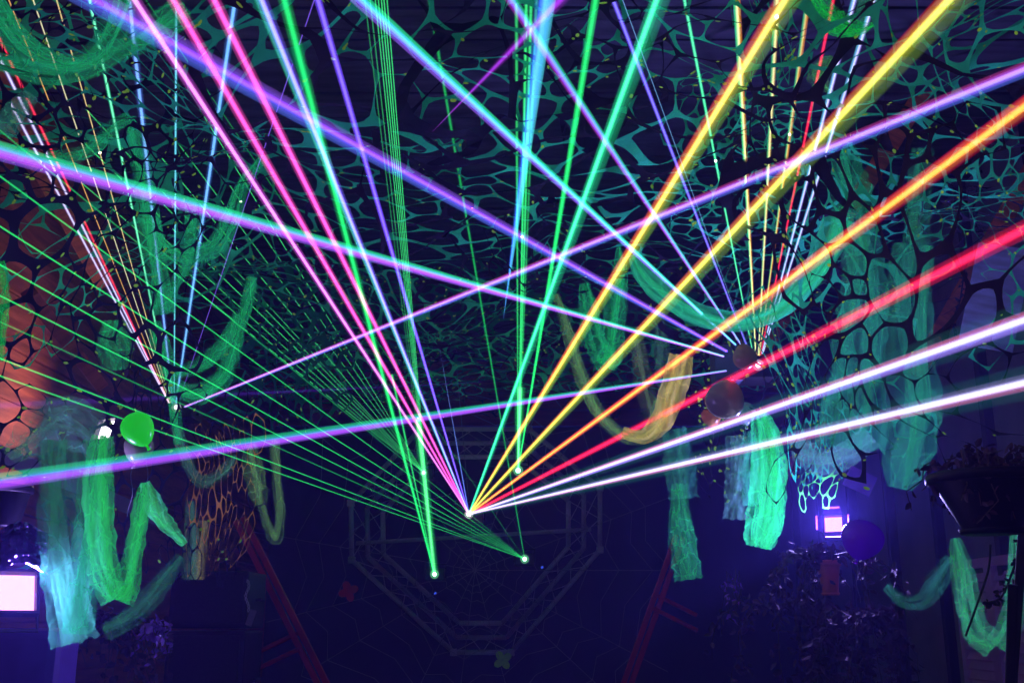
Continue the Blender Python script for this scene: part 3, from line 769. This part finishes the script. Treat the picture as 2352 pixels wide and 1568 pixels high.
def leaves(mb, p, r, rg, nrm=None):
    a = Vector((rg.gauss(0, 1), rg.gauss(0, 1), rg.gauss(0, 1) - .6)).normalized()
    s = a.orthogonal().normalized(); s.rotate(Matrix.Rotation(rg.uniform(0, 6.28), 3, a)); f = s.cross(a) * .25
    L_ = r * rg.uniform(.7, 1.3)
    mb.add([p, p + a * L_ * .35 + s * L_ * .3 + f * L_ * .3, p + a * L_ * .75 + s * L_ * .2 + f * L_ * .3, p + a * L_, p + a * L_ * .75 - s * L_ * .2 + f * L_ * .3, p + a * L_ * .35 - s * L_ * .3 + f * L_ * .3, p + a * L_ * .5],
           [(0, 1, 6, 5), (1, 2, 3, 6), (6, 3, 4, 5)])
def plant(px, py, d, spread, drop, nst, label, lr=.05, per=26, mat='leaf', seed=1, cat='plant', name='trailing_plant', up=.12):
    rg = random.Random(seed)
    c = P(px, py, d)
    t = empty(name, c, label, cat, 'trailing plants at the lower right')
    st = MB(); lf = MB()
    sw, dr = PX(spread, d), PX(drop, d)
    for k in range(nst):
        x1 = rg.uniform(-1, 1) * sw; y1 = rg.uniform(-1, .8) * min(sw, .35); z1 = -dr * rg.uniform(.35, 1)
        pts = []
        for q in range(9):
            v = q / 8
            pts.append(c + Vector((x1 * math.sin(v * 1.57) + .03 * rg.gauss(0, 1) * v, y1 * math.sin(v * 1.57), up * math.sin(v * 3.14) * rg.uniform(.6, 1.2) + z1 * v * v)))
        st.poly(pts, [.006 * (1 - .6 * i / 8) for i in range(9)], 5)
        for q in range(per):
            v = rg.uniform(.05, 1) * 7.99; i = int(v)
            p = pts[i].lerp(pts[i + 1], v - i) + Vector((rg.gauss(0, .02), rg.gauss(0, .02), rg.gauss(0, .02)))
            leaves(lf, p, lr, rg)
    st.build('stem', MAT['stem'], t)
    tag(lf.build('foliage', MAT[mat], t), kind='stuff')
    return t
plant(1905, 1285, 7.0, 150, 230, 16, 'leafy ivy trailing out of the terracotta pot', .055, 30, seed=4)
plant(1800, 1400, 7.4, 170, 260, 20, 'dense dark ivy mass below the ivy pot at lower right', .065, 34, seed=5)
plant(2010, 1430, 6.9, 150, 240, 18, 'dark ivy mass left of the shuttered window', .065, 34, seed=6)
plant(2270, 1095, 4.6, 150, 150, 14, 'drooping plant in the large dark hanging pot', .045, 26, seed=7)
plant(1700, 1385, 8.2, 50, 60, 6, 'spiky plant with violet highlights right of the red frame', .05, 5, mat='violet', seed=8, up=.25)
plant(360, 1465, 6.6, 30, 60, 8, 'small plant with violet glints left of the speaker', .05, 14, mat='violet', seed=9)
plant(250, 1440, 6.9, 160, 160, 20, 'dark leafy plants under the tall left drapes', .06, 26, seed=10)
for k, (pts, lab) in enumerate((([(2345, 1240), (2330, 1300), (2300, 1370), (2262, 1385)], 'thin leafy vine crossing the window by the gauze loop'),
                                ([(2275, 1250), (2270, 1310), (2240, 1400), (2218, 1460)], 'bare dark stem slanting over the gauze loop'),
                                ([(2240, 380), (2252, 430), (2235, 480), (2250, 540)], 'thin vine against the pale wall at upper right'),
                                ([(2215, 620), (2205, 690), (2190, 740), (2200, 800)], 'thin vine against the pale wall below the red beam'))):
    rg = random.Random(60 + k); t = empty('vine', P(*pts[0], 6.0 if k < 2 else 7.6), lab, 'vine', 'thin vines at the right')
    dd = 5.4 if k < 2 else 7.5
    sm = catmull([(x, y) for x, y in pts], 24)
    m = MB(); m.poly([P(x, y, dd) for x, y in sm], .006, 5); m.build('stem', MAT['vine'], t)
    m = MB()
    for x, y in sm:
        for q in range(0 if k == 1 else 2): leaves(m, P(x + rg.gauss(0, 3), y + rg.gauss(0, 3), dd), .035, rg)
    if m.v: tag(m.build('foliage', MAT['vine'], t), kind='stuff')

# shuttered window at the right edge
wd0 = P(2290, 1430, 7.6)
win = empty('shuttered_window', wd0, 'violet lit louvred shutters on the wall at the lower right corner', 'window')
wx = RX - .02
for (y0, y1) in ((8.55, 9.2), (9.26, 9.9)):
    m = MB()
    for zz in (.95, 2.15): m.box((wx, (y0 + y1) / 2, zz), (.06, y1 - y0, .08), bev=.006)
    for yy in (y0, y1): m.box((wx, yy, 1.55), (.062, .08, 1.28), bev=.006)
    m.build('frame', MAT['shutter'], win)
    for q in range(13):
        m = MB(); m.box((wx + .005, (y0 + y1) / 2, 1.03 + q * .083), (.012, y1 - y0 - .08, .085), rot=Matrix.Rotation(R(28), 3, 'Y')); m.build('slat', MAT['shutter'], win)
for k, (a, b, lab) in enumerate((((2352, 1180, 5.2), (2322, 1620, 5.2), 'dark post leaning at the right picture edge'), ((2325, 1390, 5.0), (2318, 1640, 5.0), 'thin dark post under the gauze loop'))):
    timber(a, b, .045, .045, lab, 'vine', .1, 'thin_post', 'post', 'dark posts at the right edge')
# stained board on the right wall
timber((2310, 565, 7.4), (2262, 800, 7.4), .36, .03, 'stained violet blue board hanging over the right wall', 'paper', 0, 'hanging_board', 'board', 'hanging boards')
timber((1945, 1090, 7.9), (2005, 1118, 7.9), .16, .03, 'bright violet lit board tucked behind the right flood lamp', 'violet', 0, 'hanging_board', 'board', 'hanging boards')
# crumpled violet foil round the lower left lamp
fo = MB(); rg = random.Random(77); nx, ny = 26, 18
for j in range(ny):
    for i in range(nx):
        x = -60 + 170 * i / (nx - 1); y = 1210 + 95 * j / (ny - 1) + 14 * math.sin(i * .3)
        fo.v.append(tuple(P(x, y, 4.98 + .16 * noise.noise(Vector((i * .55, j * .9, 1))) + .1 * noise.noise(Vector((i * 1.4, j * 1.9, 4))))))
for j in range(ny - 1):
    for i in range(nx - 1):
        fo.f.append((j * nx + i, j * nx + i + 1, (j + 1) * nx + i + 1, (j + 1) * nx + i)); fo.m.append(0)
tag(fo.build('foil_sheet', solid('violet_foil', (.45, .25, .9), .22, .2, 4, metal=.85), smooth=True), 'crumpled shiny violet foil above the lower left flood lamp', 'foil')
bx = MB(); bx.box(P(60, 1535, 5.3), (.42, .3, .40), bev=.05)
tag(bx.build('equipment_case', solid('violet_lit_case', (.14, .05, .45), .5, .2), smooth=False), 'dark violet lit equipment case under the lower left flood lamp', 'case')  # violet spill of the lamp put into the case colour

# ------------------------------------------------------------------ lasers
def projector(px, py, d, s, col, stg, label, lens=.02):
    c = P(px, py, d)
    t = empty('laser_projector', c, label, 'laser', 'laser projectors')
    b = MB(); b.box(c + Vector((0, s * .9 + .02, 0)), (s * 1.3, s * 1.5, s * .8), bev=.01); b.build('body', MAT['black'], t)
    q = MB(); q.lathe([(lens * 1.5, -.01), (lens * 1.5, .03), (lens * 1.15, .03), (lens * 1.15, -.01)], 16, M=Matrix.Translation(c + Vector((0, .03, 0))) @ Matrix.Rotation(R(90), 4, 'X')); q.build('lens_ring', MAT['black'], t)
    e = MB(); e.lathe([(.0005, -lens), (lens * .5, -lens * .86), (lens * .87, -lens * .5), (lens, 0), (lens * .87, lens * .5), (lens * .5, lens * .86), (.0005, lens)], 16, M=Matrix.Translation(c)); e.build('aperture', glow_mat('aperture_glow', col, stg), t, True)
    h = MB()
    for rr in (2.2,): h.lathe([(.0005, -lens * rr), (lens * .5 * rr, -lens * .86 * rr), (lens * .87 * rr, -lens * .5 * rr), (lens * rr, 0), (lens * .87 * rr, lens * .5 * rr), (lens * .5 * rr, lens * .86 * rr), (.0005, lens * rr)], 16, M=Matrix.Translation(c))
    h.build('glow', beam_glow(col, .35 / (lens * 2.2)), t, True)
    k = MB(); k.poly([c + Vector((-s * .7, s * .9, -s * .2)), c + Vector((-s * .7, s * .9, s * .7)), c + Vector((s * .7, s * .9, s * .7)), c + Vector((s * .7, s * .9, -s * .2))], .012); k.build('bracket', MAT['black'], t)
    return t
def beam(label, S, E, r, core, glow, cs=.5, gs=.35, group=None, ext=.18, subs=(), spots=(), taper=(.6, 1.15)):
    """Light scattered along a laser's path. S, E: (px, py, depth). r: radius in metres. subs: (colour, strength, side offset / r, radius / r) for colours that run beside the core."""
    a, b = P(*S), P(*E)
    b = b + (b - a) * ext
    t = (b - a).normalized(); view = ((a + P(*E)) / 2 - Vector((0, 0, CAM_Z))).normalized()
    side = t.cross(view).normalized()
    if side.z < 0: side = -side
    q0, q1 = taper
    mb = MB()
    mb.ltube(a, b, r * q0, r * q1, mi=0, caps=False); mb.ltube(a, b, r * .6 * q0, r * .6 * q1, mi=0, caps=False)
    o = mb.build('laser_beam', [beam_core(core, cs * .25)], None, True)
    tag(o, label, 'laser beam', group)
    gl = MB(); gm = []
    for k, wt in (() if r < .0042 else ((2.0, .9),) if r < .0078 else ((1.5, .7), (2.6, .38))):
        gl.ltube(a, b, r * k * q0, r * k * q1, mi=len(gm)); gm.append(beam_glow(glow, gs * wt / (2 * r * k)))
    for (c, s, off, rm) in subs:
        gl.ltube(a + side * off * r * q0 * .25, b + side * off * r * q1, r * rm * 1.3 * q0, r * rm * 1.3 * q1, mi=len(gm)); gm.append(beam_glow(c, s / (2 * r * rm * 1.3)))
    if gm: gl.build('glow', gm, o, True)
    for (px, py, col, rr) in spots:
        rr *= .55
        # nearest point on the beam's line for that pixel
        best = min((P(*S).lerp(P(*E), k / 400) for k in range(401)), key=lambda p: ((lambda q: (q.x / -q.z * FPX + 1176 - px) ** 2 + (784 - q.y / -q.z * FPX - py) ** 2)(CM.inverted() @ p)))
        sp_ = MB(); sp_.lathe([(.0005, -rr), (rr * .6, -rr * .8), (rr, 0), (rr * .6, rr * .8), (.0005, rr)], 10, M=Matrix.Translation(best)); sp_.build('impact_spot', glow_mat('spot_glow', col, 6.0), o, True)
    return o

WHITE = (1, 1, 1); VIO = (.32, .12, 1.0); BLUE = (.10, .18, 1.0); CYAN = (.10, .75, 1.0); GRN = (.02, 1.0, .18); TGRN = (.03, 1.0, .42); YEL = (1.0, .85, .08)
ORG = (1.0, .32, .02); RED = (1.0, .01, .06); PINK = (1.0, .08, .55); MAG = (.85, .06, 1.0)
M_ = (1077, 1180, 12.6)
GM = 'beams fanning from the central laser'
projector(*M_, .26, (1, .9, 1), 12, 'central white laser projector in the middle of the truss ring', .026)
rM = .0080
beam('pale pink beam, leftmost of the central fan', M_, (309, 0, 3.5), rM, (1.0, .45, .78), (.75, .10, .85), .95, .5, GM)
beam('hot pink beam left of its hot pink twin in the central fan', M_, (398, 0, 3.5), rM, (1.0, .10, .50), PINK, .95, .6, GM)
beam('hot pink beam right of its hot pink twin in the central fan', M_, (492, 0, 3.5), rM, (1.0, .10, .56), PINK, .95, .6, GM)
beam('lavender white beam between the pink and the blue violet beams', M_, (601, 0, 3.5), rM, (.48, .46, 1.0), (.18, .12, 1.0), .95, .6, GM, subs=((TGRN, .18, -1.6, 1.2),))
beam('blue violet beam fourth from the lavender side of the central fan', M_, (730, 0, 3.5), rM * .85, (.24, .18, 1.0), (.16, .06, 1.0), .9, .55, GM)
beam('short deep blue beam ending below the middle of the picture', M_, (1010, 800, 10.2), rM * .6, (.25, .45, 1.0), (.06, .1, 1.0), .7, .4, GM, ext=0, taper=(1.1, .1))
beam('mint green beam, first right of the gap in the central fan', M_, (1508, 0, 3.5), rM * 1.05, (.12, 1.0, .42), TGRN, .9, .5, GM, subs=((TGRN, .10, -2.0, 2.6),))
beam('golden yellow beam, first of the two yellow beams from the left', M_, (1803, 0, 3.3), rM * 1.3, (1.0, .92, .22), (.9, .55, .02), .95, .4, GM, subs=((RED, .22, 1.5, 1.2), ((.35, .8, .05), .13, -2.0, 2.0)))
beam('lime yellow beam leaving through the top right corner', M_, (2180, 0, 3.2), rM * 1.4, (.95, 1.0, .20), (.75, .7, .02), .95, .4, GM, subs=((RED, .22, 1.5, 1.2), ((.30, .6, .05), .13, -2.4, 2.2)))
beam('orange beam leaving through the right edge above the red beam', M_, (2352, 246, 3.7), rM * 1.4, (1.0, .66, .10), ORG, .95, .5, GM, subs=((RED, .35, 1.5, 1.3), (RED, .15, -1.6, 1.4)))
beam('pure red beam leaving through the right edge', M_, (2352, 527, 3.6), rM * 1.55, (1.0, .03, .12), RED, .95, .65, GM)
beam('upper of the two thick white beams leaving on the right', M_, (2352, 735, 3.6), rM * 1.45, (.86, .90, 1.0), (.40, .38, .95), .95, .45, GM, subs=((RED, .22, 1.4, .8), ((.03, .45, .3), .05, 0, 4.0), (VIO, .3, -1.4, 1.2)))
beam('lower of the two thick white beams leaving on the right', M_, (2352, 879, 3.6), rM * 1.45, (.92, .92, 1.0), (.45, .35, .9), 1.0, .45, GM, subs=((RED, .15, -1.4, .8), ((.03, .45, .3), .05, 0, 4.0)))

R_ = (1742, 838, 7.6)
GR = 'beams fanning from the right laser'
projector(1742, 838, 7.6, .2, (.6, .7, 1), 3, 'right laser projector behind the grey balloons', .02)
bx = MB(); bx.box(P(1668, 838, 7.5), (.2, .2, .26), bev=.01)
tag(bx.build('laser_case', solid('blue_black_case', (.05, .07, .12), .4, .2)), 'blue black laser case left of the upper grey balloon', 'case')
rR = .0055
R2 = (1662, 818, 7.3)
beam('wide green and violet beam crossing from right laser to the left edge', R2, (0, 345, 2.6), rR * 1.15, (.20, .30, 1.0), (.14, .12, 1.0), .5, .45, GR, subs=((TGRN, .42, 1.8, 1.4), (MAG, .32, -1.4, 1.3), (VIO, .45, -2.4, 1.5)))
beam('wide violet beam crossing from right laser to the top left', (1668, 806, 7.3), (215, 0, 2.8), rR * 1.45, (.22, .10, 1.0), (.16, .04, 1.0), .55, .6, GR, subs=((MAG, .14, .4, 1.0), (BLUE, .35, -2.0, 1.8), (VIO, .25, 2.0, 1.8)))
beam('sky blue beam crossing from right laser to the top centre', (1690, 792, 7.4), (828, 0, 3.2), rR * 1.25, (.14, .48, 1.0), (.06, .25, 1.0), .9, .6, GR, subs=((TGRN, .4, 1.7, 1.3), (VIO, .4, -1.8, 1.4)))
beam('green edged violet beam from right laser to top centre right', (1712, 806, 7.5), (1174, 0, 3.5), rR * 1.1, (.22, .26, 1.0), (.14, .10, 1.0), .8, .55, GR, subs=((TGRN, .25, 1.6, 1.2), (MAG, .16, -1.6, 1.2)))
beam('violet blue beam, left one of a close pair in the right fan', (1722, 812, 7.5), (1408, 0, 4.2), rR * 1.0, (.26, .26, 1.0), (.14, .08, 1.0), .85, .55, GR)
beam('thin blue beam, right one of a close pair in the right fan', (1724, 812, 7.5), (1430, 0, 4.2), rR * .4, (.20, .50, 1.0), BLUE, .6, .3, GR)
beam('thin green beam fourth from the right in the upright right fan', (1730, 815, 7.5), (1572, 0, 4.6), rR * .85, (.20, 1.0, .5), TGRN, .7, .45, GR, spots=((1650, 368, (.6, 1, .7), .014),))
beam('green and yellow beam rising almost upright in the right fan', (1736, 815, 7.5), (1692, 0, 4.6), rR * 1.0, (.95, 1.0, .55), (.7, .6, .1), .7, .4, GR, subs=((TGRN, .4, 1.6, 1.2), (ORG, .3, -1.6, 1.2)))
beam('pale yellow beam leaning slightly right in the right fan', (1742, 815, 7.5), (1786, 0, 4.6), rR * 1.0, (1.0, .95, .5), (.8, .5, .1), .7, .4, GR, subs=((TGRN, .25, 1.6, 1.2),), spots=((1783, 40, (1, .9, .6), .016),))
beam('green and orange beam next to the red one in the right fan', (1744, 815, 7.5), (1856, 0, 4.6), rR * .8, (.85, .75, .25), (.5, .3, .05), .55, .3, GR, subs=((TGRN, .25, 1.5, 1.2), (ORG, .3, -1.5, 1.2)), spots=((1813, 310, (1, .9, .6), .012),))
beam('red beam in the upright fan of the right laser', (1747, 815, 7.5), (1914, 0, 4.6), rR * .85, (1.0, .04, .10), RED, .8, .5, GR)
beam('lavender white beam, left one of the last pair in the right fan', (1750, 812, 7.5), (1963, 0, 4.6), rR * 1.0, (.75, .80, 1.0), (.35, .25, 1.0), .8, .45, GR, subs=((CYAN, .3, 1.5, 1.1),))
beam('lavender white beam, rightmost of the right fan', (1752, 812, 7.5), (2008, 0, 4.6), rR * 1.0, (.75, .80, 1.0), (.35, .25, 1.0), .8, .45, GR, subs=((CYAN, .3, 1.5, 1.1),))
beam('green and magenta beam crossing low from right laser to left edge', (1668, 851, 7.3), (0, 1105, 2.7), rR * 1.1, (.12, .22, 1.0), (.08, .10, 1.0), .38, .25, GR, subs=((TGRN, .28, 1.9, 1.4), ((.55, .03, 1.0), .42, -1.3, 1.3), (VIO, .35, -2.3, 1.3)))

L0 = (405, 935, 7.4)
GL = 'beams fanning from the left laser'
projector(*L0, .16, (.95, .95, 1), 8, 'left laser projector wrapped in gauze and net', .016)
rL = .0058
def lb(label, x, y, core, glow, w=1.0, d=5.6, **k):
    beam(label, (400 + (x - 405) * .03, 925, 7.35), (x, y, d), rL * w * 1.4, core, glow, .85, .5, GL, **k)
lb('white beam, leftmost of the left fan', 5, 202, (.85, .85, 1.0), (.4, .3, 1), .75, ext=.4)
lb('white beam second from the left in the left fan', 41, 219, (.85, .85, 1.0), (.4, .3, 1), .75, ext=.4)
lb('red beam in the left fan', 0, 92, (1, .04, .10), RED, .7)
lb('orange beam right of the red one in the left fan', 20, 0, (1.0, .50, .12), ORG, .5)
lb('yellow beam in the left fan', 76, 0, (1.0, .95, .55), (.6, .5, .1), .5)
lb('amber beam right of the yellow one in the left fan', 130, 0, (1.0, .75, .30), (.8, .35, .05), .5, spots=((195, 360, (1, .9, .5), .016),))
lb('green beam in the upright part of the left fan', 206, 0, (.30, 1.0, .65), TGRN, .75)
lb('cyan blue beam in the upright part of the left fan', 297, 0, (.26, .55, 1.0), (.10, .25, 1), 1.15)
lb('thin teal beam rising exactly upright from the left laser', 405, 0, (.20, .75, .95), (.05, .5, .7), .6)
lb('sky blue beam leaning right in the left fan', 540, 0, (.24, .62, 1.0), (.08, .3, 1), 1.15)
lb('thin violet beam, rightmost of the left fan', 722, 0, (.22, .10, .9), (.12, .03, .8), .4)
beam('white and lavender beam crossing from left laser to the upper right', (424, 934, 7.3), (2352, 160, 2.9), rL * 1.2, (.62, .42, 1.0), (.36, .10, 1.0), .8, .55, GL, subs=((PINK, .22, 1.5, 1.2), (BLUE, .4, -1.6, 1.3)))

# green lasers
G1 = (973, 1085, 12.0); G2 = (1205, 1283, 12.6); G3 = (998, 1318, 12.6); G4 = (1190, 1080, 12.6)
LG = (.25, 1.0, .45)
projector(*G1, .16, LG, 7, 'upper left green laser projector on the truss', .02)
projector(*G2, .18, LG, 9, 'lower right green laser projector on the truss', .026)
projector(*G3, .18, LG, 9, 'lower left green laser projector on the truss', .026)
projector(*G4, .18, LG, 9, 'upper right green laser projector on the truss', .03)
LR7 = ['leftmost and faint', 'faint and second from left', 'third from left', 'the middle one', 'third from right', 'second from right', 'rightmost']
LR4 = ['leftmost', 'second from left', 'second from right', 'faint and rightmost']
ORD = ['lowest', 'second lowest', 'third', 'fourth', 'fifth', 'sixth', 'seventh', 'eighth', 'ninth', 'tenth']
for k, (y0, b) in enumerate(((863, .8), (823, .9), (739, .35), (679, .9), (608, 1.0), (520, 1.0), (405, .85), (300, .35))):
    beam(f'thin green beam, {ORD[k]} of the flat fan from the lower right green laser', G2, (0, y0, 4.2), .0040, (.03, 1.0, .20), GRN, .75 * b + .05, .2 * b, 'flat fan of thin green beams')
beam('faint green beam slanting up left from the lower right green laser', G2, (735, 590, 8.5), .0041, GRN, GRN, .25, .1, 'faint green beams', ext=.5)
beam('faint green beam rising steeply left of centre from the lower right laser', G2, (986, 0, 6.0), .0065, GRN, GRN, .26, .14, 'faint green beams')
for k, sl in enumerate((.80, .846, .90, .97, 1.03, 1.075, 1.2, 1.34, 1.48, 1.62)):
    yl = 1085 - 973 * sl
    E = (973 - 560, 1085 - 560 * sl, 8.4) if sl < 1.3 else (973 - 420, 1085 - 420 * sl, 9.0)
    beam(f'fine dashed green beam, {ORD[k]} of the steep fan from the upper left green laser', G1, E, .0041, (.06, 1.0, .22), GRN, .6 if k % 3 else .8, .2, 'steep fan of fine green beams', ext=.25 if k % 2 else .05, spots=((565, 408, (.5, 1, .5), .02),) if k == 8 else ())
for k, (x, b, wv) in enumerate(((838, .3, 1), (850, .4, 1), (862, .8, .9), (869, .9, .9), (876, 1.0, .9), (882, 1.0, .9), (889, .9, .9))):
    beam(f'upright green beam, {LR7[k]} in the tight bundle left of centre', (993, 1275, 12.4), (x, 0, 4.2), .0030 * wv, (.06, 1.0, .25), GRN, .8 * b, .25 * b, 'tight upright green bundle')
beam('thick bright green shaft rising from the lower left green laser', G3, (960, 960, 11.2), .026, (.22, 1.0, .38), GRN, .75, .5, 'green beams from the lower left laser', ext=0, taper=(.8, .9), spots=((943, 577, (.4, 1, .5), .01),))
beam('wide soft green beam from the lower left green laser to the top', G3, (653, 0, 3.5), .0085, (.02, .9, .22), GRN, .5, .35, 'green beams from the lower left laser')
beam('slim green beam left of the thick green shaft', G3, (900, 860, 10.5), .007, (.05, 1.0, .25), GRN, .5, .3, 'green beams from the lower left laser', ext=0)
for k, (x, b) in enumerate(((1186, .6), (1209, 1.0), (1220, .9), (1232, .35))):
    beam(f'upright green beam, {LR4[k]} in the bundle right of centre', G4, (x, 0, 4.6), .0050, (.08, 1.0, .3), GRN, .5 * b, .3 * b, 'upright green bundle right of centre', spots=((1206, 545, (.5, 1, .6), .016),) if k == 1 else ())
beam('thick short green shaft above the upper right green laser', G4, (1194, 890, 11.4), .022, (.28, 1.0, .42), GRN, .8, .5, 'green beams from the upper right laser', ext=0)
beam('wide soft green beam leaning right from the upper right green laser', G4, (1368, 0, 3.6), .0075, (.03, .95, .25), GRN, .5, .35, 'green beams from the upper right laser')
# beams from behind the viewer
beam('broad sky blue beam fading out above the centre', (1156, 735, 9.5), (1250, 0, 3.4), .012, (.10, .32, 1.0), (.04, .18, 1.0), .5, .5, 'beams from behind the viewer', subs=((CYAN, .3, -1.4, 1.4),), taper=(.05, 1.2))
beam('magenta violet beam fading out left of the top centre', (992, 304, 5.2), (1287, 0, 3.5), .009, (.45, .06, .9), (.40, .03, .8), .4, .35, 'beams from behind the viewer', taper=(.05, 1.2))
beam('dim deep violet beam lying level behind the left laser', (1100, 878, 10.5), (-20, 932, 6.5), .02, (.12, .03, .6), (.06, .01, .4), .16, .1, 'beams from behind the viewer', ext=.05, taper=(.1, 1.0))
